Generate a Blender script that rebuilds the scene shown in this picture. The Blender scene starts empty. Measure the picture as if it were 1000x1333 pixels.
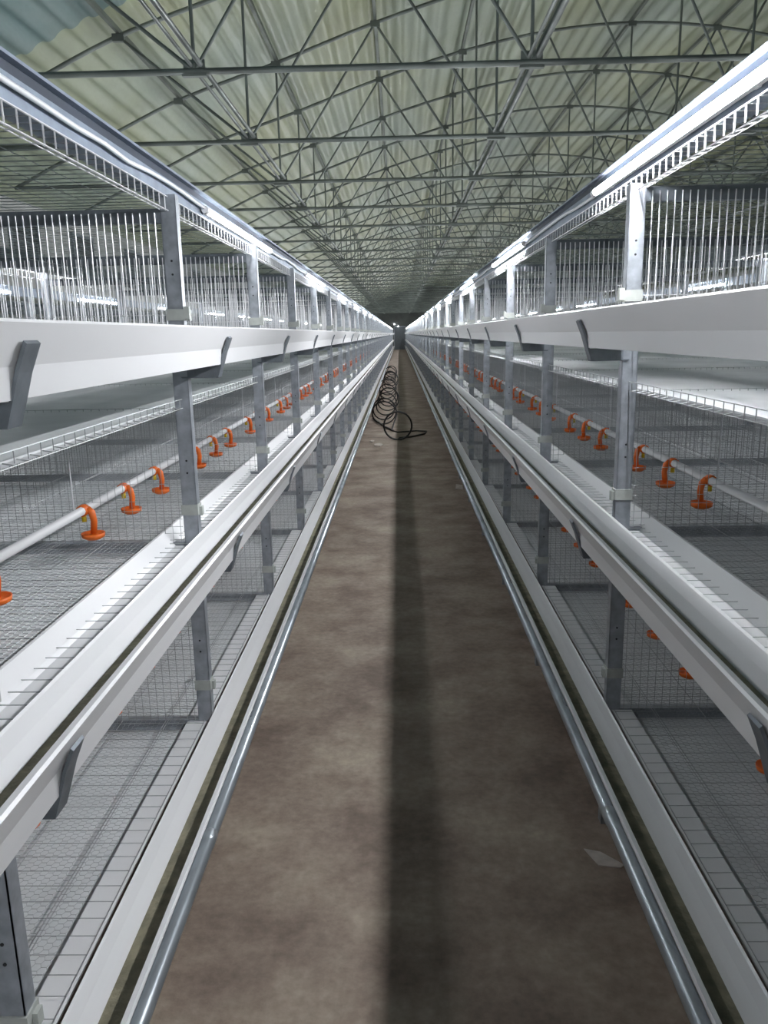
import bpy, math, random
from mathutils import Vector, Matrix
random.seed(7)
sc = bpy.context.scene
C = sc.collection

# ------------------------------------------------------------------ camera
F_PX = 1030.0                      # focal length in pixels of the 1000 x 1333 frame
VP = (520.0, 434.0)                # vanishing point of the aisle
ROLL = 0.0187
CAM_H = 1.5
fwd = Vector(((VP[0] - 500.0) / F_PX, (VP[1] - 666.5) / F_PX, 1.0)).normalized()
dwn = Vector((ROLL, 1.0, -(fwd[0] * ROLL + fwd[1]) / fwd[2])).normalized()
rgt = dwn.cross(fwd)
# world axes (x right, y along the aisle, z up) expressed through the camera axes
cam_right = Vector((rgt[0], fwd[0], -dwn[0]))
cam_down = Vector((rgt[1], fwd[1], -dwn[1]))
cam_fwd = Vector((rgt[2], fwd[2], -dwn[2]))
cd = bpy.data.cameras.new('camera')
cd.sensor_fit = 'HORIZONTAL'
cd.sensor_width = 36.0
cd.lens = 36.0 * F_PX / 1000.0
cd.clip_start = 0.02
cd.clip_end = 300
cam = bpy.data.objects.new('camera', cd)
C.objects.link(cam)
mw = Matrix.Identity(4)
for i in range(3):
    mw[i][0] = cam_right[i]
    mw[i][1] = -cam_down[i]
    mw[i][2] = -cam_fwd[i]
mw[2][3] = CAM_H
cam.matrix_world = mw
sc.camera = cam

# ------------------------------------------------------------------ world, exposure
w = bpy.data.worlds.new('world')
sc.world = w
w.use_nodes = True
w.node_tree.nodes['Background'].inputs[0].default_value = (0.55, 0.65, 0.75, 1)
w.node_tree.nodes['Background'].inputs[1].default_value = 0.05
sc.view_settings.view_transform = 'Standard'
sc.view_settings.look = 'None'
sc.view_settings.gamma = 1.0
sc.view_settings.use_curve_mapping = False
sc.view_settings.exposure = 0.0
LAMP_STRENGTH = 330.0

# ------------------------------------------------------------------ materials
def new_mat(name):
    m = bpy.data.materials.new(name)
    m.use_nodes = True
    return m, m.node_tree, m.node_tree.nodes['Principled BSDF']

def mat(name, col, rough=0.5, metal=0.0, var=0.12, scale=6.0, bump=0.0, bscale=60.0, col2=None, stretch=(1, 1, 1), detail=4.0, spec=0.5):
    m, nt, b = new_mat(name)
    tc = nt.nodes.new('ShaderNodeTexCoord')
    geo = nt.nodes.new('ShaderNodeNewGeometry')
    mp = nt.nodes.new('ShaderNodeMapping')
    mp.inputs['Scale'].default_value = stretch
    nt.links.new(geo.outputs['Position'], mp.inputs['Vector'])
    n = nt.nodes.new('ShaderNodeTexNoise')
    n.inputs['Scale'].default_value = scale
    n.inputs['Detail'].default_value = detail
    nt.links.new(mp.outputs[0], n.inputs['Vector'])
    r = nt.nodes.new('ShaderNodeValToRGB')
    c2 = col2 if col2 else tuple(c * (1 - var) for c in col)
    c1 = col if col2 else tuple(min(1, c * (1 + var * 0.5)) for c in col)
    r.color_ramp.elements[0].position = 0.34
    r.color_ramp.elements[1].position = 0.66
    r.color_ramp.elements[0].color = (*c2, 1)
    r.color_ramp.elements[1].color = (*c1, 1)
    nt.links.new(n.outputs['Fac'], r.inputs[0])
    nt.links.new(r.outputs[0], b.inputs['Base Color'])
    b.inputs['Roughness'].default_value = rough
    b.inputs['Metallic'].default_value = metal
    b.inputs['Specular IOR Level'].default_value = spec
    if bump:
        n2 = nt.nodes.new('ShaderNodeTexNoise')
        n2.inputs['Scale'].default_value = bscale
        nt.links.new(mp.outputs[0], n2.inputs['Vector'])
        bp = nt.nodes.new('ShaderNodeBump')
        bp.inputs['Strength'].default_value = bump
        bp.inputs['Distance'].default_value = 0.01
        nt.links.new(n2.outputs['Fac'], bp.inputs['Height'])
        nt.links.new(bp.outputs[0], b.inputs['Normal'])
    return m

M = {}
M['galv'] = mat('galvanised_steel', (0.42, 0.455, 0.495), 0.42, 0.45, 0.22, 30)
M['galv_dark'] = mat('dull_galvanised_steel', (0.20, 0.225, 0.25), 0.5, 0.5, 0.2, 25)
M['railgalv'] = mat('rail_steel', (0.27, 0.32, 0.39), 0.45, 0.4, 0.15, 20)
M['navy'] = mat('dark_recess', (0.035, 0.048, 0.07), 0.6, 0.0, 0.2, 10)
M['pipe'] = mat('zinc_pipe', (0.56, 0.62, 0.66), 0.32, 0.65, 0.2, 30, stretch=(1, .3, 1))
M['wire'] = mat('bright_wire', (0.78, 0.79, 0.81), 0.35, 0.15, 0.1, 20)
M['net'] = mat('netting_wire', (0.42, 0.44, 0.45), 0.45, 0.5, 0.1, 20)
M['grid'] = mat('grid_wire', (0.50, 0.52, 0.53), 0.45, 0.5, 0.1, 20)
M['feed'] = mat('feed_residue', (0.22, 0.205, 0.14), 0.8, 0.0, 0.3, 25, bump=0.4, bscale=80)
M['pvc'] = mat('white_pvc', (0.80, 0.81, 0.82), 0.32, 0.0, 0.07, 3, stretch=(1, .25, 1))
M['belt'] = mat('belt_plastic', (0.74, 0.765, 0.775), 0.45, 0.0, 0.12, 5)
M['sleeve'] = mat('pale_sleeve', (0.50, 0.53, 0.50), 0.5, 0.0, 0.12, 30)
M['orange'] = mat('orange_plastic', (0.85, 0.17, 0.02), 0.4, 0.0, 0.1, 40)
M['yellow'] = mat('yellow_plastic', (0.80, 0.62, 0.03), 0.4, 0.0, 0.1, 40)
M['cable'] = mat('white_cable', (0.80, 0.82, 0.84), 0.35, 0.0, 0.06, 10)
M['purlin'] = mat('purlin_steel', (0.13, 0.15, 0.13), 0.5, 0.2, 0.3, 3)
M['truss'] = mat('truss_steel', (0.17, 0.195, 0.18), 0.42, 0.3, 0.35, 3)
M['tie'] = mat('tie_steel', (0.24, 0.26, 0.25), 0.35, 0.6, 0.3, 4)
M['black'] = mat('black_hose', (0.012, 0.011, 0.011), 0.45, 0.0, 0.1, 10)
M['paper'] = mat('scrap_paper', (0.55, 0.50, 0.46), 0.8, 0.0, 0.15, 30)
M['wall'] = mat('wall_panel', (0.42, 0.43, 0.42), 0.7, 0.0, 0.25, 1.2)
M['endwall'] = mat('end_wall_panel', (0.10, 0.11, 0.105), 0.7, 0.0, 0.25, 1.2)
M['darkvent'] = mat('dark_vent', (0.02, 0.022, 0.025), 0.6, 0.0, 0.2, 10)
M['lampcap'] = mat('lamp_cap', (0.75, 0.76, 0.77), 0.4, 0.0, 0.05, 10)
M['roof'] = mat('roof_film', (0.245, 0.292, 0.235), 0.38, 0.0, 0, 0.8, bump=0.9, bscale=9, col2=(0.275, 0.297, 0.180), stretch=(1, .35, 1), detail=5)
M['roofblue'] = mat('blue_roof_film', (0.075, 0.145, 0.15), 0.38, 0.0, 0, 1.6, bump=0.9, bscale=9, col2=(0.14, 0.19, 0.175), stretch=(1, .35, 1))

def floor_mat():
    m, nt, b = new_mat('packed_concrete')
    geo = nt.nodes.new('ShaderNodeNewGeometry')
    def noise(s, d, rough=0.6):
        n = nt.nodes.new('ShaderNodeTexNoise')
        n.inputs['Scale'].default_value = s
        n.inputs['Detail'].default_value = d
        n.inputs['Roughness'].default_value = rough
        nt.links.new(geo.outputs['Position'], n.inputs['Vector'])
        return n
    a = noise(2.6, 9, 0.66)
    r = nt.nodes.new('ShaderNodeValToRGB')
    e = r.color_ramp.elements
    e[0].position = 0.36
    e[0].color = (0.195, 0.145, 0.114, 1)
    e[1].position = 0.66
    e[1].color = (0.415, 0.350, 0.278, 1)
    mid = e.new(0.5)
    mid.color = (0.302, 0.238, 0.190, 1)
    nt.links.new(a.outputs['Fac'], r.inputs[0])
    f = noise(34, 6)
    r2 = nt.nodes.new('ShaderNodeValToRGB')
    r2.color_ramp.elements[0].position = 0.3
    r2.color_ramp.elements[0].color = (0.80, 0.80, 0.80, 1)
    r2.color_ramp.elements[1].position = 0.7
    r2.color_ramp.elements[1].color = (1.12, 1.12, 1.12, 1)
    nt.links.new(f.outputs['Fac'], r2.inputs[0])
    mx = nt.nodes.new('ShaderNodeMix')
    mx.data_type = 'RGBA'
    mx.blend_type = 'MULTIPLY'
    mx.inputs['Factor'].default_value = 1.0
    nt.links.new(r.outputs[0], mx.inputs['A'])
    nt.links.new(r2.outputs[0], mx.inputs['B'])
    nt.links.new(mx.outputs['Result'], b.inputs['Base Color'])
    b.inputs['Roughness'].default_value = 0.7
    bp = nt.nodes.new('ShaderNodeBump')
    bp.inputs['Strength'].default_value = 0.25
    bp.inputs['Distance'].default_value = 0.01
    nt.links.new(f.outputs['Fac'], bp.inputs['Height'])
    nt.links.new(bp.outputs[0], b.inputs['Normal'])
    return m
M['floor'] = floor_mat()

def emit_mat(name, strength):
    m, nt, b = new_mat(name)
    b.inputs['Base Color'].default_value = (0.9, 0.9, 0.9, 1)
    b.inputs['Emission Color'].default_value = (0.955, 0.965, 1.0, 1)
    b.inputs['Emission Strength'].default_value = strength
    return m
M['glow'] = emit_mat('glowing_tube', LAMP_STRENGTH)
M['glow_left'] = emit_mat('older_glowing_tube', LAMP_STRENGTH * 0.19)
M['glow_far'] = emit_mat('distant_glowing_tube', LAMP_STRENGTH * 0.45)

# ------------------------------------------------------------------ mesh builder
class MB:
    def __init__(s):
        s.v = []
        s.f = []
    def box(s, x0, x1, y0, y1, z0, z1):
        if x0 > x1: x0, x1 = x1, x0
        if y0 > y1: y0, y1 = y1, y0
        n = len(s.v)
        s.v += [(x0, y0, z0), (x1, y0, z0), (x1, y1, z0), (x0, y1, z0), (x0, y0, z1), (x1, y0, z1), (x1, y1, z1), (x0, y1, z1)]
        s.f += [tuple(n + i for i in q) for q in ((0, 3, 2, 1), (4, 5, 6, 7), (0, 1, 5, 4), (1, 2, 6, 5), (2, 3, 7, 6), (3, 0, 4, 7))]
        return s
    def wire(s, p, q, r, n=3, caps=False):
        p = Vector(p); q = Vector(q)
        d = (q - p).normalized()
        u = d.cross(Vector((0, 0, 1)))
        if u.length < 1e-3: u = d.cross(Vector((0, 1, 0)))
        u.normalize()
        v = d.cross(u)
        b = len(s.v)
        for i in range(n):
            a = 2 * math.pi * i / n + 0.5
            o = u * (math.cos(a) * r) + v * (math.sin(a) * r)
            s.v.append(tuple(p + o)); s.v.append(tuple(q + o))
        for i in range(n):
            j = (i + 1) % n
            s.f.append((b + 2 * i, b + 2 * i + 1, b + 2 * j + 1, b + 2 * j))
        if caps:
            s.f.append(tuple(b + 2 * i for i in range(n)))
            s.f.append(tuple(b + 2 * i + 1 for i in reversed(range(n))))
        return s
    def tube(s, pts, r, n=8, caps=True):
        pts = [Vector(p) for p in pts]
        b = len(s.v)
        k = len(pts)
        up = None
        for i, p in enumerate(pts):
            d = (pts[min(i + 1, k - 1)] - pts[max(i - 1, 0)]).normalized()
            if up is None:
                up = Vector((0, 0, 1)) if abs(d.z) < 0.9 else Vector((1, 0, 0))
            u = d.cross(up).normalized()
            up = u.cross(d).normalized()
            rr = r[i] if isinstance(r, (list, tuple)) else r
            for j in range(n):
                a = 2 * math.pi * j / n
                s.v.append(tuple(p + u * (math.cos(a) * rr) + up * (math.sin(a) * rr)))
        for i in range(k - 1):
            for j in range(n):
                jj = (j + 1) % n
                s.f.append((b + i * n + j, b + i * n + jj, b + (i + 1) * n + jj, b + (i + 1) * n + j))
        if caps:
            s.f.append(tuple(b + j for j in reversed(range(n))))
            s.f.append(tuple(b + (k - 1) * n + j for j in range(n)))
        return s
    def sheet(s, prof, y0, y1, t):
        """open profile [(x,z)..] swept along y, given a thickness t"""
        k = len(prof)
        off = []
        for i in range(k):
            a = Vector(prof[max(i - 1, 0)]); c = Vector(prof[min(i + 1, k - 1)])
            d = (c - a).normalized()
            off.append((prof[i][0] - d.y * t, prof[i][1] + d.x * t))
        ring = list(prof) + off[::-1]
        return s.prism(ring, y0, y1)
    def prism(s, ring, y0, y1):
        b = len(s.v)
        k = len(ring)
        for (x, z) in ring:
            s.v.append((x, y0, z)); s.v.append((x, y1, z))
        for i in range(k):
            j = (i + 1) % k
            s.f.append((b + 2 * i, b + 2 * i + 1, b + 2 * j + 1, b + 2 * j))
        s.f.append(tuple(b + 2 * i for i in range(k)))
        s.f.append(tuple(b + 2 * i + 1 for i in reversed(range(k))))
        return s
    def lathe(s, prof, cx, cy, n=12):
        b = len(s.v)
        for (r, z) in prof:
            for j in range(n):
                a = 2 * math.pi * j / n
                s.v.append((cx + r * math.cos(a), cy + r * math.sin(a), z))
        for i in range(len(prof) - 1):
            for j in range(n):
                jj = (j + 1) % n
                s.f.append((b + i * n + j, b + i * n + jj, b + (i + 1) * n + jj, b + (i + 1) * n + j))
        return s
    def mesh(s, name, m, smooth=False):
        me = bpy.data.meshes.new(name)
        me.from_pydata(s.v, [], s.f)
        me.materials.append(M[m])
        me.validate()
        import bmesh
        bm = bmesh.new()
        bm.from_mesh(me)
        bmesh.ops.recalc_face_normals(bm, faces=bm.faces)
        bm.to_mesh(me)
        bm.free()
        if smooth:
            me.shade_smooth()
        return me

def put(name, me, parent=None, loc=(0, 0, 0), stuff=False):
    o = bpy.data.objects.new(name, me)
    C.objects.link(o)
    o.location = loc
    if parent: o.parent = parent
    if stuff: o['kind'] = 'stuff'
    return o

def tag(o, label, cat, group=None):
    o['label'] = label
    o['category'] = cat
    if group: o['group'] = group
    return o

def thing(name, label, cat, loc=(0, 0, 0), group=None):
    o = bpy.data.objects.new(name, None)
    o.empty_display_size = 0.1
    C.objects.link(o)
    o.location = loc
    return tag(o, label, cat, group)

def structure(o):
    o['kind'] = 'structure'
    return o

ONES = 'zeroth first second third fourth fifth sixth seventh eighth ninth tenth eleventh twelfth thirteenth fourteenth fifteenth sixteenth seventeenth eighteenth nineteenth'.split()
TENS = {2: 'twent', 3: 'thirt', 4: 'fort', 5: 'fift', 6: 'sixt', 7: 'sevent', 8: 'eight', 9: 'ninet'}
def ordinal(n):
    if n < 20: return ONES[n]
    t, o = divmod(n, 10)
    return TENS[t] + ('ieth' if o == 0 else 'y-' + ONES[o])

# ------------------------------------------------------------------ dimensions (metres)
Y0, Y1 = -1.4, 75.0              # ends of the cage rows
PITCH = 1.2                      # post spacing
YS = [-0.2 + PITCH * k for k in range(63)]
FLOORS = [1.48, 0.925, 0.365]    # cage floor levels: top, middle, bottom tier
LIPS = [1.522, 0.965, 0.400]     # trough lip levels
BELTS = [1.305, 0.882, 0.325]
LADDERS = [(1.827, 1.862), (1.308, 1.333), (0.752, 0.777)]
DEPTH = 1.3                      # row centre line, measured from the aisle centre
XL_WALL, XR_WALL = -4.95, 11.45
Y_BACK, Y_FRONT = 77.0, -5.0

# ------------------------------------------------------------------ room shell
b = MB().box(XL_WALL - .1, XR_WALL + .1, Y_FRONT - .1, Y_BACK + .1, -0.1, 0)
structure(put('floor', b.mesh('floor', 'floor')))
structure(put('wall_left', MB().box(XL_WALL - .1, XL_WALL, Y_FRONT, Y_BACK, 0, 3.45).mesh('wall_left', 'wall')))
structure(put('wall_right', MB().box(XR_WALL, XR_WALL + .1, Y_FRONT, Y_BACK, 0, 3.45).mesh('wall_right', 'wall')))
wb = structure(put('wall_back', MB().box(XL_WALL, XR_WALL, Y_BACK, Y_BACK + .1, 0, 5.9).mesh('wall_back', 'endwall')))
structure(put('wall_front', MB().box(XL_WALL, XR_WALL, Y_FRONT - .1, Y_FRONT, 0, 5.9).mesh('wall_front', 'wall')))

XC = 3.27                        # ridge
UNIT = 1.167                     # node spacing of the trusses
ARCH = [(0, 5.62), (1.167, 5.54), (2.334, 5.32), (3.5, 4.995), (4.668, 4.60), (5.835, 4.23), (6.6, 3.90), (7.3, 3.58), (7.85, 3.32), (8.4, 3.06)]
def arch_z(x):
    d = abs(x - XC)
    for (d0, z0), (d1, z1) in zip(ARCH, ARCH[1:]):
        if d <= d1:
            # smoothed interpolation through the nodes
            t = (d - d0) / (d1 - d0)
            i = ARCH.index((d0, z0))
            def slope(k):
                if k == 0: return 0.0
                if k >= len(ARCH) - 1: return (ARCH[-1][1] - ARCH[-2][1]) / (ARCH[-1][0] - ARCH[-2][0])
                return (ARCH[k + 1][1] - ARCH[k - 1][1]) / (ARCH[k + 1][0] - ARCH[k - 1][0])
            h = d1 - d0
            m0, m1 = slope(i) * h, slope(i + 1) * h
            return (2 * t**3 - 3 * t**2 + 1) * z0 + (t**3 - 2 * t**2 + t) * m0 + (-2 * t**3 + 3 * t**2) * z1 + (t**3 - t**2) * m1
    return ARCH[-1][1]

def roof_mesh(y0, y1, m):
    prof = []
    x = XL_WALL - 0.1
    i = 0
    while x < XR_WALL + 0.1:
        ph = i % 8
        bump = (0.0, 0.0, 0.006, 0.024, 0.034, 0.036, 0.031, 0.011)[ph]
        prof.append((x, arch_z(x) + 0.11 + bump))
        x += 0.027
        i += 1
    mb = MB()
    k = len(prof)
    for (x, z) in prof:
        mb.v.append((x, y0, z)); mb.v.append((x, y1, z))
    for i in range(k - 1):
        mb.f.append((2 * i, 2 * i + 1, 2 * i + 3, 2 * i + 2))
    nb = len(mb.v)
    mb.v += [(prof[0][0], y0, prof[0][1] + .0), (prof[0][0], y1, prof[0][1])]
    return mb.mesh('ceiling', m, True)
ceil = structure(put('ceiling', roof_mesh(7.8, Y_BACK + .1, 'roof')))
put('roof_panel', roof_mesh(Y_FRONT - .1, 7.8, 'roofblue'), ceil)

# air vents high in the left wall
for i, yc in enumerate((8.3, 10.9, 12.9, 15.3, 17.6, 20.0)):
    root = bpy.data.objects.new('window_%d' % (i + 1), None)
    C.objects.link(root)
    root.location = (XL_WALL, yc, 2.62)
    structure(root)
    put('pane', MB().box(0.0, 0.012, -0.38, 0.38, -0.02, 0.42).mesh('pane', 'darkvent'), root)
    fr = MB()
    for (a0, a1, c0, c1) in ((-.42, -.38, -.06, .46), (.38, .42, -.06, .46), (-.38, .38, -.06, -.02), (-.38, .38, .42, .46)):
        fr.box(0, 0.04, a0, a1, c0, c1)
    put('window_frame', fr.mesh('window_frame', 'galv_dark'), root)
    for k in range(4):
        z = 0.06 + k * 0.09
        sl = MB().prism([(0.014, z), (0.035, z - .03), (0.037, z - .028), (0.016, z + .002)], -.38, .38)
        put('slat', sl.mesh('slat', 'galv_dark'), root)

# door and fittings on the end wall
dr = bpy.data.objects.new('door_1', None)
C.objects.link(dr)
dr.location = (0.05, Y_BACK, 0)
structure(dr)
put('door_leaf', MB().box(-.5, .5, -.05, 0, 0, 2.1).mesh('door_leaf', 'galv_dark'), dr)
put('door_frame', MB().box(-.58, -.5, -.07, 0, 0, 2.18).box(.5, .58, -.07, 0, 0, 2.18).box(-.58, .58, -.07, 0, 2.1, 2.18).mesh('door_frame', 'galv'), dr)
put('handle', MB().tube([(.4, -.05, 1.0), (.4, -.1, 1.0), (.3, -.1, 1.0)], .012, 6).mesh('handle', 'galv'), dr)

# ------------------------------------------------------------------ roof trusses
CH = 3.3
def T(k): 
    x = XC + k * UNIT
    return (x, 0, arch_z(x))
ax = [XC + (i / 40.0 - 1) * 7.9 for i in range(81)]
arch_me = MB().tube([(x, 0, arch_z(x)) for x in ax], 0.021, 6).mesh('arch_tube', 'truss', True)
chord_me = MB().tube([(XC - 7.9, 0, CH), (XC + 7.9, 0, CH)], 0.022, 6).mesh('bottom_chord', 'truss', True)
rods, plates = [], []
for bk in (-4, -2, 0, 2, 4):
    B = (XC + bk * UNIT, 0, CH)
    for dk in (-1, 0, 1):
        rods.append(MB().wire(B, T(bk + dk), 0.0135, 6).mesh('web_rod', 'truss', True))
    plates.append(MB().box(B[0] - .075, B[0] + .075, -.006, .006, CH - .03, CH + .075).box(B[0] - .085, B[0] + .085, -.022, .022, CH - .034, CH - .02).mesh('node_plate', 'truss'))
for k in range(-6, 7):
    t = T(k)
    plates.append(MB().box(t[0] - .055, t[0] + .055, -.02, .02, t[2] - .045, t[2] + .02).mesh('node_plate', 'truss'))
allweb = MB()
for bk in (-4, -2, 0, 2, 4):
    B = (XC + bk * UNIT, 0, CH)
    for dk in (-1, 0, 1):
        allweb.wire(B, T(bk + dk), 0.0135, 4)
    allweb.box(B[0] - .09, B[0] + .09, -.006, .006, CH - .035, CH + .07)
allweb_me = allweb.mesh('web_rod', 'truss')
NT = 34
TY = [3.95 + 2.06 * i for i in range(NT)]
for i, y in enumerate(TY):
    t = thing('roof_truss', 'dark steel arched roof truss with straight tie bar, %s from the front' % ordinal(i + 1), 'truss', (0, y, 0), 'roof trusses spanning the shed')
    put('arch_tube', arch_me, t)
    put('bottom_chord', chord_me, t)
    if i < 14:
        for me in rods: put('web_rod', me, t)
        for me in plates: put('node_plate', me, t)
    else:
        put('web_rod', allweb_me, t, stuff=True)
for j, k in enumerate((-6, -5, -4, -3, -2, -1, 0, 1, 2, 3, 4, 5, 6)):
    t = T(k)
    me = MB().box(t[0] - .018, t[0] + .018, Y_FRONT, Y_BACK, t[2] + .026, t[2] + .07).mesh('purlin', 'purlin')
    tag(put('purlin', me), 'dark steel purlin running the length of the roof, %s from the left wall' % ordinal(j + 1), 'purlin', 'purlins under the roof sheets')
for j, k in enumerate((-4, -2, 0, 2, 4)):
    x = XC + k * UNIT
    me = MB().tube([(x + .045, Y_FRONT, CH + .045), (x + .045, Y_BACK, CH + .045)], .02, 6).tube([(x - .02, Y_FRONT, CH + .04), (x - .02, Y_BACK, CH + .04)], .013, 6).mesh('tie_beam', 'tie', True)
    tag(put('tie_beam', me), 'paired grey tie tubes lying along the truss bottom joints, %s from the left' % ordinal(j + 1), 'beam', 'lengthwise tie beams')

# ------------------------------------------------------------------ cage parts, local x = s * a (a = distance from the aisle centre line)
def lib(s):
    L = {}
    def bx(mb, a0, a1, y0, y1, z0, z1): return mb.box(s * a0, s * a1, y0, y1, z0, z1)
    # upright: C channel with its web towards the front of the house
    mb = MB()
    bx(mb, .585, .627, 0, .003, 0, 1.868)
    bx(mb, .585, .588, 0, .032, 0, 1.868)
    bx(mb, .624, .627, 0, .032, 0, 1.868)
    bx(mb, .588, .596, .029, .032, 0, 1.868)
    L['post'] = mb.mesh('post', 'galv')
    for i, z in enumerate((1.545, 1.003, 0.462)):
        mb = MB()
        bx(mb, .582, .630, -.004, .036, z, z + .030)
        if i == 0:
            bx(mb, .568, .582, -.004, .012, z + .004, z + .036)
            bx(mb, .572, .578, .016, .036, z, z + .030)
        else:
            bx(mb, .574, .582, .012, .030, z - .004, z + .022)
        L['sleeve%d' % i] = mb.mesh('splice_sleeve', 'sleeve')
    mb = MB()
    for z in (1.70, 1.665, 1.16, 1.125, .62, .585):
        pts = [(s * .606, -.0012, z), (s * .606, .001, z)]
        mb.wire(pts[0], pts[1], .003, 8, True)
    L['holes'] = mb.mesh('bolt_hole', 'darkvent')
    mb = MB(); bx(mb, .627, DEPTH, 0, .03, 1.797, 1.833)
    L['beam'] = mb.mesh('top_beam', 'galv_dark')
    for t, z in enumerate(FLOORS):
        mb = MB()
        bx(mb, .627, DEPTH, 0, .028, z - .026, z - .004)
        bx(mb, .627, DEPTH, 0, .003, z - .034, z - .002)
        L['cross%d' % t] = mb.mesh('crossbar', 'galv')
    # trough bracket: folded strip from the post under and up the front of the trough
    for t, lz in enumerate(LIPS):
        mb = MB()
        path = [(.463, lz - .026), (.478, lz - .062), (.500, lz - .132), (.60, lz - .132)]
        ring = path + [(a + .004, z + .004) for a, z in path[::-1]]
        mb.prism([(s * a, z) for a, z in ring], -.004, .036)
        # stiffening web
        n = len(mb.v)
        tri = [(.500, lz - .132), (.585, lz - .132), (.585, lz - .098), (.489, lz - .098)]
        mb.prism([(s * a, z) for a, z in tri], -.005, -.002)
        L['bracket%d' % t] = mb.mesh('trough_bracket', 'galv_dark')
    # partitions
    bars = []
    a = .642
    while a < DEPTH - .01:
        bars.append(a); a += .0195
    L['bars'] = bars
    L['bar'] = MB().wire((0, -.004, FLOORS[0] + .002), (0, -.004, 1.822), .0019, 5, True).mesh('partition_bar', 'wire')
    mb = MB()
    for a in bars: mb.wire((s * a, -.004, FLOORS[0] + .002), (s * a, -.004, 1.822), .0019, 4)
    for z in (1.49, 1.56): mb.wire((s * .63, -.001, z), (s * (DEPTH - .005), -.001, z), .0016, 4)
    L['barpanel'] = mb.mesh('bar_panel', 'wire')
    mb = MB()
    for z in (1.49, 1.56): mb.wire((s * .63, -.001, z), (s * (DEPTH - .005), -.001, z), .0016, 4)
    L['barrail'] = mb.mesh('bar_rail', 'wire')
    for t in (1, 2):
        z0 = FLOORS[t]
        mb = MB()
        a = .636
        while a < DEPTH - .004:
            mb.wire((s * a, -.004, z0), (s * a, -.004, z0 + .385), .0009, 3); a += .0225
        for dz in (.006, .026, .046, .068, .092, .12, .17, .24, .31, .384):
            mb.wire((s * .628, -.006, z0 + dz), (s * (DEPTH - .004), -.006, z0 + dz), .0009, 3)
        L['grid%d' % t] = mb.mesh('grid_panel', 'grid')
    # wire floor: cross wires and runners
    mb = MB()
    n = 25
    for i in range(n):
        y = (i + .5) * PITCH / n
        mb.wire((s * .606, y, 0), (s * (DEPTH - .002), y, 0), .00095, 4)
    for a in (.608, .72, .727, .86, 1.0, 1.15, 1.28):
        mb.wire((s * a, 0, -.0025), (s * a, PITCH, -.0025), .0011, 4)
    L['floorwires'] = mb.mesh('floor_wires', 'grid')
    # hexagonal netting laid on the wires
    for nm, a_start in (('net', .664), ('netmid', .703)):
        mb = MB()
        hw, st = 0.0085, 0.0145
        a = a_start
        i = 0
        while a < DEPTH - .01:
            cells = int(PITCH / hw)
            for j in range(cells):
                y = j * hw
                up0 = (j + i) % 2
                p = (s * (a + (.0042 if up0 else 0)), y, .0035)
                q = (s * (a + (0 if up0 else .0042)), y + hw, .0035)
                mb.wire(p, q, .00045, 3)
                if up0 and a + st < DEPTH - .01:
                    mb.wire(p, (s * (a + st), y, .0035), .00045, 3)
            a += st
            i += 1
        L[nm] = mb.mesh('floor_netting', 'net')
    # front top strips: two long wires with short hooked rungs
    for t, (z0, z1) in enumerate(LADDERS):
        mb = MB()
        lr = .0019 if t == 0 else .0012
        mb.wire((s * .606, 0, z0), (s * .606, PITCH, z0), lr, 4)
        mb.wire((s * .606, 0, z1), (s * .606, PITCH, z1), lr, 4)
        mb.wire((s * .628, 0, z0 + .004), (s * .628, PITCH, z0 + .004), .0014, 4)
        for i in range(25):
            y = (i + .5) * PITCH / 25
            mb.wire((s * .606, y, z1), (s * .606, y, z0 + (.004 if i % 3 else -.003)), lr, 4)
            mb.wire((s * .606, y, z0), (s * .628, y, z0 + .004), .0014, 3)
        L['ladder%d' % t] = mb.mesh('front_wire_strip', 'wire' if t == 0 else 'grid')
    # wire cover over the top tier
    mb = MB()
    for i in range(25):
        y = (i + .5) * PITCH / 25
        mb.wire((s * .606, y, 1.862), (s * DEPTH, y, 1.862), .0014, 3)
    for k in range(8):
        a = .68 + k * .085
        mb.wire((s * a, 0, 1.865), (s * a, PITCH, 1.865), .0014, 3)
    L['cover'] = mb.mesh('top_cover_wires', 'grid')
    # long parts
    LEN0, LEN1 = Y0, Y1
    u = [(0, 0), (.004, .004), (.013, .004), (.015, 0), (.018, -.010), (.032, -.055), (.036, -.086), (.080, -.088), (.094, -.060), (.106, -.040), (.116, -.016), (.120, -.012), (.1225, -.016), (.109, -.043), (.097, -.063), (.083, -.094), (.031, -.096), (.026, -.054)]
    for t, lz in enumerate(LIPS):
        L['trough%d' % t] = MB().prism([(s * (.46 + a), lz + z) for a, z in u], LEN0, LEN1).mesh('feed_trough', 'pvc')
    for t, lz in enumerate(LIPS):
        ring = [(.497, lz - .084), (.540, lz - .084), (.5505, lz - .065), (.53, lz - .063), (.51, lz - .064), (.4935, lz - .063)]
        if t == 2: ring = [(.497, lz - .084), (.540, lz - .084), (.5465, lz - .074), (.53, lz - .072), (.51, lz - .073), (.4955, lz - .072)]
        L['feed%d' % t] = MB().prism([(s * a, z) for a, z in ring], LEN0, LEN1).mesh('feed_layer', 'feed')
    for t, bz in enumerate(BELTS):
        prof = [(.626, .010), (.632, .001), (.66, 0), (DEPTH, -.004), (2 * DEPTH - .66, 0), (2 * DEPTH - .632, .001), (2 * DEPTH - .626, .010)]
        ring = prof + [(a, z - .004) for a, z in prof[::-1]]
        L['belt%d' % t] = MB().prism([(s * a, bz + z) for a, z in ring], LEN0, LEN1).mesh('manure_belt', 'belt')
    # edge strips below the front floor wires; the middle one has a raised guard flange
    fz = FLOORS[1]
    ring = [(.5835, fz - .012), (.655, fz - .012), (.662, fz - .004), (.684, fz + .030), (.690, fz + .031), (.692, fz + .026), (.666, fz - .008), (.660, fz - .016), (.5835, fz - .016)]
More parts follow.
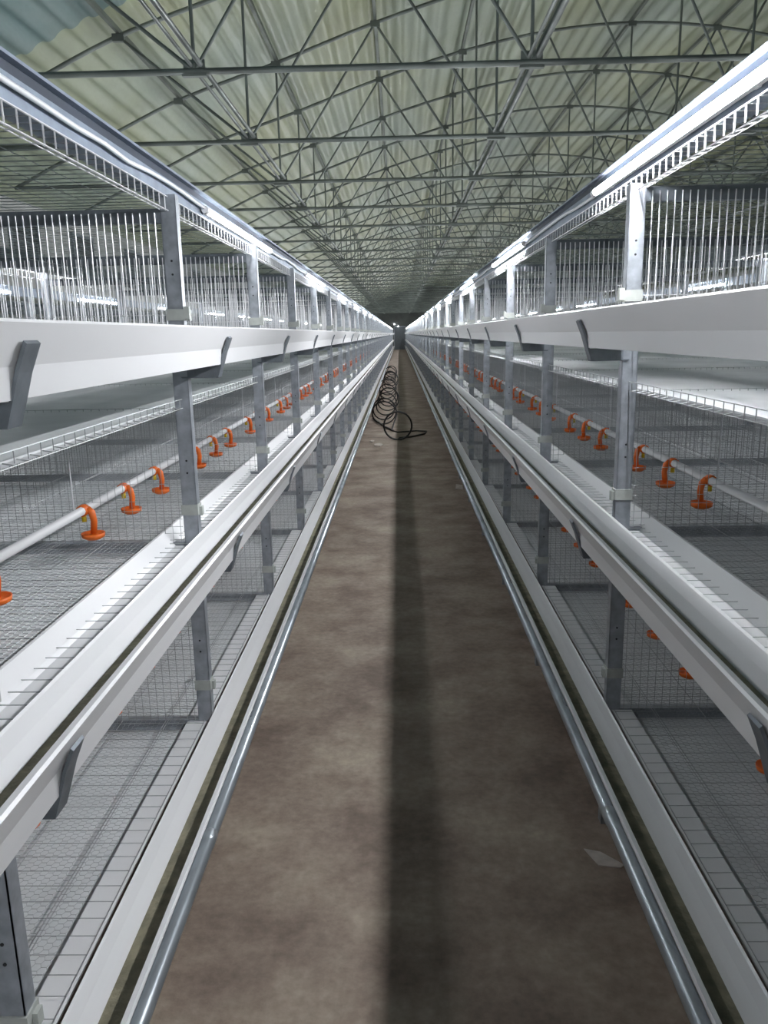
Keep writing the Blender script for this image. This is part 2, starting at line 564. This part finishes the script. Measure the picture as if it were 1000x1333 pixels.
    L['edge1'] = MB().prism([(s * a, z) for a, z in ring], LEN0, LEN1).mesh('guard_strip', 'pvc')
    fz = FLOORS[2]
    ring = [(.602, fz - .006), (.662, fz - .006), (.662, fz - .010), (.602, fz - .010)]
    L['edge2'] = MB().prism([(s * a, z) for a, z in ring], LEN0, LEN1).mesh('guard_strip', 'pvc')
    # longitudinal divider in the middle of the row
    mb = MB()
    for t in range(3):
        top = (1.83, FLOORS[0] - .19, FLOORS[1] - .19)[t]
        i = 0
        for i in range(24):
            y = (i + .5) * PITCH / 24
            mb.wire((s * DEPTH, y, FLOORS[t]), (s * DEPTH, y, top), .0012, 3)
        for dz in (.01, .06, .15, .30):
            mb.wire((s * DEPTH, 0, FLOORS[t] + dz), (s * DEPTH, PITCH, FLOORS[t] + dz), .0012, 3)
    L['divider'] = mb.mesh('divider_wires', 'grid')
    # lamp rail: top flange, recessed web faced with a dark-coloured strip, front fascia
    mb = MB()
    ring = [(.612, 1.946), (.665, 1.946), (.665, 1.868), (.616, 1.868), (.616, 1.915), (.630, 1.918), (.630, 1.940), (.612, 1.940)]
    mb.prism([(s * a, z) for a, z in ring], LEN0, LEN1)
    L['rail'] = mb.mesh('lamp_rail', 'railgalv')
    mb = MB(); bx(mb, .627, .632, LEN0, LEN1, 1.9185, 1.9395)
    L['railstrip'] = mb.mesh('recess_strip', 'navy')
    # lamps
    LL = 1.3
    # the lit half of the tube faces the aisle, an aluminium back carries it
    def half_tube(m):
        mb = MB()
        n = 10
        for k in range(n + 1):
            ang = math.radians(-100 + 200 * k / n)
            a, z = .601 - .0095 * math.cos(ang), 1.888 + .0095 * math.sin(ang)
            mb.v += [(s * a, .03, z), (s * a, LL - .03, z)]
        for k in range(n):
            mb.f.append((2 * k, 2 * k + 1, 2 * k + 3, 2 * k + 2))
        return mb.mesh('glow_tube', m, True)
    L['tube'] = half_tube('glow' if s > 0 else 'glow_left')
    L['tubefar'] = half_tube('glow_far')
    L['lampback'] = MB().box(s * .6028, s * .6155, .03, LL - .03, 1.8775, 1.8985).mesh('lamp_back', 'lampcap')
    mb = MB(); mb.tube([(s * .601, 0, 1.888), (s * .601, .03, 1.888)], .0115, 10)
    L['cap0'] = mb.mesh('end_cap', 'lampcap')
    mb = MB(); mb.tube([(s * .601, LL - .03, 1.888), (s * .601, LL, 1.888)], .0115, 10)
    L['cap1'] = mb.mesh('end_cap', 'lampcap')
    mb = MB()
    for y in (.16, LL - .18): bx(mb, .612, .617, y, y + .02, 1.876, 1.900)
    L['clip'] = mb.mesh('mounting_clip', 'lampcap')
    # water line
    for t in (1, 2):
        z = FLOORS[t] + (.109 if t == 1 else .13)
        L['water%d' % t] = MB().tube([(s * .89, LEN0, z), (s * .89, LEN1, z)], .0125, 8).mesh('water_pipe', 'pvc', True)
    mb = MB()
    mb.tube([(s * .89, -.012, 0), (s * .89, .012, 0)], .0165, 10)
    mb.tube([(s * .877, 0, .006), (s * .866, 0, -.006), (s * .862, 0, -.03), (s * .866, 0, -.066)], [.009, .0105, .0095, .009], 8)
    L['drinker'] = mb.mesh('drinker', 'orange', True)
    mb = MB().lathe([(.0001, -.066), (.009, -.068), (.022, -.073), (.030, -.066), (.0325, -.064), (.031, -.076), (.018, -.083), (.0001, -.084)], s * .868, 0, 14)
    L['cup'] = mb.mesh('drip_cup', 'orange', True)
    L['nipple'] = MB().tube([(s * .889, 0, -.014), (s * .889, 0, -.032)], .007, 8).mesh('nipple', 'yellow', True)
    L['hanger'] = MB().wire((s * .89, 0, .0), (s * .89, 0, .262), .0022, 5).mesh('pipe_hanger', 'wire')
    # floor-level steel pipe and its couplings
    L['steelpipe'] = MB().tube([(s * .459, LEN0, .360), (s * .459, LEN1, .360)], .0158, 12).mesh('steel_pipe', 'pipe', True)
    L['coupling'] = MB().tube([(s * .459, -.02, .360), (s * .459, .02, .360)], .0172, 12).mesh('pipe_coupling', 'pipe', True)
    # joined far frame
    mb = MB()
    bx(mb, .585, .627, 0, .03, 0, 1.868)
    bx(mb, .627, DEPTH, 0, .03, 1.797, 1.833)
    for z in FLOORS: bx(mb, .627, DEPTH, 0, .028, z - .03, z - .004)
    for lz in LIPS:
        bx(mb, .452, .60, 0, .03, lz - .132, lz - .124)
    for a in bars[::2]: mb.wire((s * a, -.004, 1.49), (s * a, -.004, 1.81), .0022, 3)
    L['simple'] = mb.mesh('frame_side', 'galv')
    return L
LIB = {-1: lib(-1), 1: lib(1)}

# ------------------------------------------------------------------ the two rows beside the aisle
def cable_mesh(s, ox, oz, seed):
    rnd = random.Random(seed)
    pts = []
    y = Y0
    while y < Y1:
        ph = ((y - (-.2)) % PITCH) / PITCH
        sag = -0.010 * math.sin(math.pi * ph)
        pts.append((s * (.604 + rnd.uniform(-.003, .001)) + ox, y, 1.898 + oz + sag + rnd.uniform(-.004, .004)))
        y += 0.15 if y < 12 else 0.6
    return MB().tube(pts, .0052, 6).mesh('power_cable', 'cable', True)

TIER = ('top', 'middle', 'bottom')
def lamps(s, ox, oz, ystart, side, pitch=2.72, real=True):
    L = LIB[s]
    y = ystart
    k = 1
    while y < Y1 - 1.4:
        t = thing('tube_lamp', 'lit white tube lamp on %s, %s along' % (side, ordinal(k)), 'lamp', (ox, y, oz), 'tube lamps along the cage rails')
        put('glow_tube', L['tube' if real else 'tubefar'], t)
        put('lamp_back', L['lampback'], t)
        if real and y < 30:
            put('end_cap', L['cap0'], t)
            put('end_cap', L['cap1'], t)
            put('mounting_clip', L['clip'], t)
        y += pitch
        k += 1

def main_row(side, s, ox, oz):
    L = LIB[s]                       # half facing our aisle
    K = LIB[-s]                      # half facing the next aisle
    ex = s * 2 * DEPTH               # x shift of that half, relative to the row
    for i, y in enumerate(YS):
        near = y < 26
        lab = 'open galvanised cage bay with wire partition, %s along the %s row' % (ordinal(i + 1), side)
        t = thing('cage_bay', lab, 'cage', (ox, y, 0), 'cage bays of the %s row' % side)
        up = (0, 0, oz)
        if i < len(YS) - 1:
            for k in range(3):
                put('floor_wires', L['floorwires'], t, (0, 0, FLOORS[k] + oz), True)
                if y < 40: put('floor_netting', L['netmid' if k == 1 else 'net'], t, (0, 0, FLOORS[k] + oz), True)
                put('front_wire_strip', L['ladder%d' % k], t, up, True)
                put('floor_wires', K['floorwires'], t, (ex, 0, FLOORS[k] + oz), True)
                if y < 14: put('floor_netting', K['net'], t, (ex, 0, FLOORS[k] + oz), True)
            put('top_cover_wires', L['cover'], t, up, True)
            put('top_cover_wires', K['cover'], t, (ex, 0, oz), True)
            put('front_wire_strip', K['ladder0'], t, (ex, 0, oz), True)
            put('divider_wires', L['divider'], t, up, True)
        if y > 44:
            put('frame_side', L['simple'], t, up)
            put('grid_panel', L['grid1'], t, up, True)
            put('grid_panel', L['grid2'], t, up, True)
            put('frame_side', K['simple'], t, (ex, 0, oz))
            continue
        post = put('post', L['post'], t, (0, 0, 0))
        put('top_beam', L['beam'], t, up)
        for k in range(3): put('crossbar', L['cross%d' % k], t, up)
        for k in range(3): put('trough_bracket', L['bracket%d' % k], t, up)
        if near:
            for k in range(3): put('splice_sleeve', L['sleeve%d' % k], post, up)
            put('bolt_hole', L['holes'], post, up, True)
        if i in (2, 3):
            for a in L['bars']:
                put('partition_bar', L['bar'], t, (s * a, 0, oz))
            put('bar_rail', L['barrail'], t, up)
        else:
            put('bar_panel', L['barpanel'], t, up, True)
        put('grid_panel', L['grid1'], t, up, True)
        put('grid_panel', L['grid2'], t, up, True)
        put('rear_post', K['post'], t, (ex, 0, 0))
        put('rear_top_beam', K['beam'], t, (ex, 0, oz))
        for k in range(3): put('rear_crossbar', K['cross%d' % k], t, (ex, 0, oz))
        for k in range(2): put('rear_bracket', K['bracket%d' % k], t, (ex, 0, oz))
        put('bar_panel', K['barpanel'], t, (ex, 0, oz), True)
        put('grid_panel', K['grid1'], t, (ex, 0, oz), True)
    for k in range(3):
        tr = tag(put('feed_trough', L['trough%d' % k], None, (ox, 0, oz)), 'long white plastic feed trough on the %s tier of the %s row' % (TIER[k], side), 'feed trough', 'feed troughs beside the aisle')
        fl = put('feed_layer', L['feed%d' % k], tr)
        fl['label'] = 'tan layer of feed dust in the trough bottom'
        tag(put('feed_trough', K['trough%d' % k], None, (ox + ex, 0, oz)), 'white feed trough on the far side of the %s row, %s tier' % (side, TIER[k]), 'feed trough', 'feed troughs on the far sides')
        tag(put('manure_belt', L['belt%d' % k], None, (ox, 0, oz)), 'wide pale plastic belt under the %s tier floor of the %s row' % (TIER[k], side), 'belt', 'belts under the cage floors')
    tag(put('guard_strip', L['edge1'], None, (ox, 0, oz)), 'white raised guard strip along the middle tier floor edge, %s row' % side, 'strip', 'floor edge strips')
    tag(put('guard_strip', L['edge2'], None, (ox, 0, oz)), 'flat white edge strip along the bottom tier floor, %s row' % side, 'strip', 'floor edge strips')
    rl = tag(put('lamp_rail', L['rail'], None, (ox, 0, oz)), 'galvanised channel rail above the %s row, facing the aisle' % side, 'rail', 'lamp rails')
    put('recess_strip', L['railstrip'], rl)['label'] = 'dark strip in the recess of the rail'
    tag(put('lamp_rail', K['rail'], None, (ox + ex, 0, oz)), 'galvanised channel rail on the far side of the %s row' % side, 'rail', 'lamp rails')
    tag(put('power_cable', cable_mesh(s, ox, oz, 3 + s)), 'white power cable strung along the %s lamp rail' % side, 'cable')
    for k in (1, 2):
        p = tag(put('water_pipe', L['water%d' % k], None, (ox, 0, oz)), 'white water pipe with orange drinkers inside the %s tier of the %s row' % (TIER[k], side), 'water pipe', 'drinker lines')
        z = FLOORS[k] + (.109 if k == 1 else .13)
        ybase = .94 if s < 0 else 1.11
        n = 0
        y = ybase
        lim = 45 if k == 1 else 26
        while y < lim:
            d = put('drinker', L['drinker'], p, (0, y, z))
            put('drip_cup', L['cup'], d)
            if y < 6: put('nipple', L['nipple'], d)
            n += 1
            y = ybase + PITCH * (n // 3) + .325 * (n % 3)
        for i, yy in enumerate(YS):
            if yy < 26: put('pipe_hanger', L['hanger'], p, (0, yy + (-.12 if s < 0 else .06), z))
    p = tag(put('steel_pipe', L['steelpipe'], None, (ox, 0, oz)), 'shiny galvanised pipe along the foot of the %s row' % side, 'pipe', 'pipes beside the aisle floor')
    y = 1.62 if s < 0 else 1.66
    while y < 30:
        put('pipe_coupling', L['coupling'], p, (0, y, 0))
        y += 5.8

main_row('left', -1, 0.0, 0.0)
main_row('right', 1, 0.02, 0.027)
lamps(-1, 0.0, 0.0, -0.12, 'the left aisle rail')
lamps(1, 0.012, 0.027, -1.38, 'the right aisle rail')
lamps(1, -2.6, 0.0, 1.3, 'the rail behind the left row', real=False)
lamps(-1, 2.62, 0.027, 1.3, 'the rail behind the right row', real=False)

# ------------------------------------------------------------------ farther rows, seen only through the wires
def far_row(side, ox, oz):
    L, K = LIB[-1], LIB[1]
    ex = -2 * DEPTH
    for i, y in enumerate(YS):
        t = thing('cage_bay', 'galvanised cage bay of the row %s, %s along' % (side, ordinal(i + 1)), 'cage', (ox, y, 0), 'cage bays of the row %s' % side)
        put('frame_side', L['simple'], t, (0, 0, oz))
        put('frame_side', K['simple'], t, (ex, 0, oz))
    for k in range(3):
        tag(put('feed_trough', L['trough%d' % k], None, (ox, 0, oz)), 'white feed trough %s, right side, %s tier' % (side, TIER[k]), 'feed trough', 'feed troughs of the far rows')
        tag(put('feed_trough', K['trough%d' % k], None, (ox + ex, 0, oz)), 'white feed trough %s, left side, %s tier' % (side, TIER[k]), 'feed trough', 'feed troughs of the far rows')
        tag(put('manure_belt', L['belt%d' % k], None, (ox, 0, oz)), 'pale belt %s, %s tier' % (side, TIER[k]), 'belt', 'belts of the far rows')
    tag(put('lamp_rail', L['rail'], None, (ox, 0, oz)), 'galvanised rail %s, on its right side' % side, 'rail', 'lamp rails')
    tag(put('lamp_rail', K['rail'], None, (ox + ex, 0, oz)), 'galvanised rail %s, on its left side' % side, 'rail', 'lamp rails')
far_row('next to the left wall', -2.6, 0.0)
far_row('beyond the right row', 5.22, 0.027)
far_row('farthest to the right', 7.82, 0.027)
lamps(-1, -2.6, 0.0, 2.7, 'the row by the left wall', real=False)
lamps(1, 2.62, 0.027, 2.7, 'the next row right, near rail', real=False)
lamps(-1, 5.22, 0.027, 1.3, 'the next row right, far rail', real=False)
lamps(1, 5.22, 0.027, 2.7, 'the farthest right row, near rail', real=False)

# ------------------------------------------------------------------ hose coil and litter on the aisle floor
R_ = .2
pts = []
for i in range(61):                         # the big ring standing on the floor, wound twice
    a = 2 * math.pi * 2 * i / 60 - math.pi / 2
    pts.append((-.04 + R_ * math.cos(a), 11.35 + .05 * i / 60, .205 + R_ * math.sin(a)))
for (x, y, z) in [(-.02, 11.45, .02), (.15, 11.6, .015), (.36, 11.95, .012), (.40, 12.25, .012), (.25, 12.35, .012), (-.05, 12.2, .012), (-.14, 12.3, .03)]:
    pts.append((x, y, z))
turns = 16
for i in range(turns * 20):                 # stretched helix running away down the aisle
    u = i / (turns * 20.0)
    a = 2 * math.pi * turns * u
    y = 13.0 + 17.0 * (u ** 1.25)
    rr = .19 + .02 * math.sin(a * .31)
    cx = -.25 - .03 * math.sin(a * .17) - .05 * u
    pts.append((cx + rr * math.cos(a), y, .012 + rr + rr * math.sin(a)))
coil = MB().tube(pts, .0125, 6).mesh('hose_coil', 'black', True)
tag(put('hose_coil', coil), 'loose black hose lying in standing loops along the aisle floor', 'hose')
tag(put('hose_end', MB().tube([(-.50, 14.3, .012), (-.40, 13.6, .03), (-.26, 12.9, .02), (-.12, 12.4, .012)], .016, 6).mesh('hose_end', 'black', True)), 'short thick black hose piece left of the standing loops', 'hose')

def scrap(name, pts, label, h=.004):
    n = len(pts)
    mb = MB()
    mb.v = [(x, y, .001 + z) for (x, y, z) in pts] + [(x, y, .001 + z + h) for (x, y, z) in pts]
    mb.f = [tuple(reversed(range(n))), tuple(range(n, 2 * n))] + [(i, (i + 1) % n, n + (i + 1) % n, n + i) for i in range(n)]
    tag(put(name, mb.mesh(name, 'paper')), label, 'litter')
scrap('paper_scrap', [(.525, 2.075, .0), (.57, 2.06, .0), (.625, 2.0, .0), (.61, 1.99, .0), (.55, 2.0, .0)], 'pale triangular paper scrap on the floor by the right pipe', .003)
scrap('paper_scrap', [(-.36, 10.75, 0), (-.28, 10.70, 0), (-.24, 10.85, 0), (-.30, 10.98, 0), (-.37, 10.9, 0)], 'crumpled white paper scrap in front of the black loops', .012)
scrap('paper_scrap', [(.53, 7.62, 0), (.60, 7.6, 0), (.61, 7.8, 0), (.55, 7.85, 0)], 'grey paper scrap by the right pipe, far down the aisle', .008)
scrap('paper_scrap', [(-.44, 11.2, 0), (-.40, 11.15, 0), (-.38, 11.3, 0), (-.42, 11.35, 0)], 'tiny white scrap left of the crumpled paper', .01)

for i, (x, z) in enumerate(((-.46, 2.36), (-.12, 2.14))):
    t = thing('wall_lamp', 'small round light on the far end wall, %s one' % ('left upper', 'right lower')[i], 'lamp', (x, Y_BACK, z))
    put('lamp_base', MB().tube([(0, 0, 0), (0, -.05, 0)], .06, 12).mesh('lamp_base', 'lampcap'), t)
    put('bulb', MB().lathe([(.001, -.04), (.028, -.028), (.04, 0), (.028, .028), (.001, .04)], 0, -.085, 12).mesh('bulb', 'glow_left', True), t)
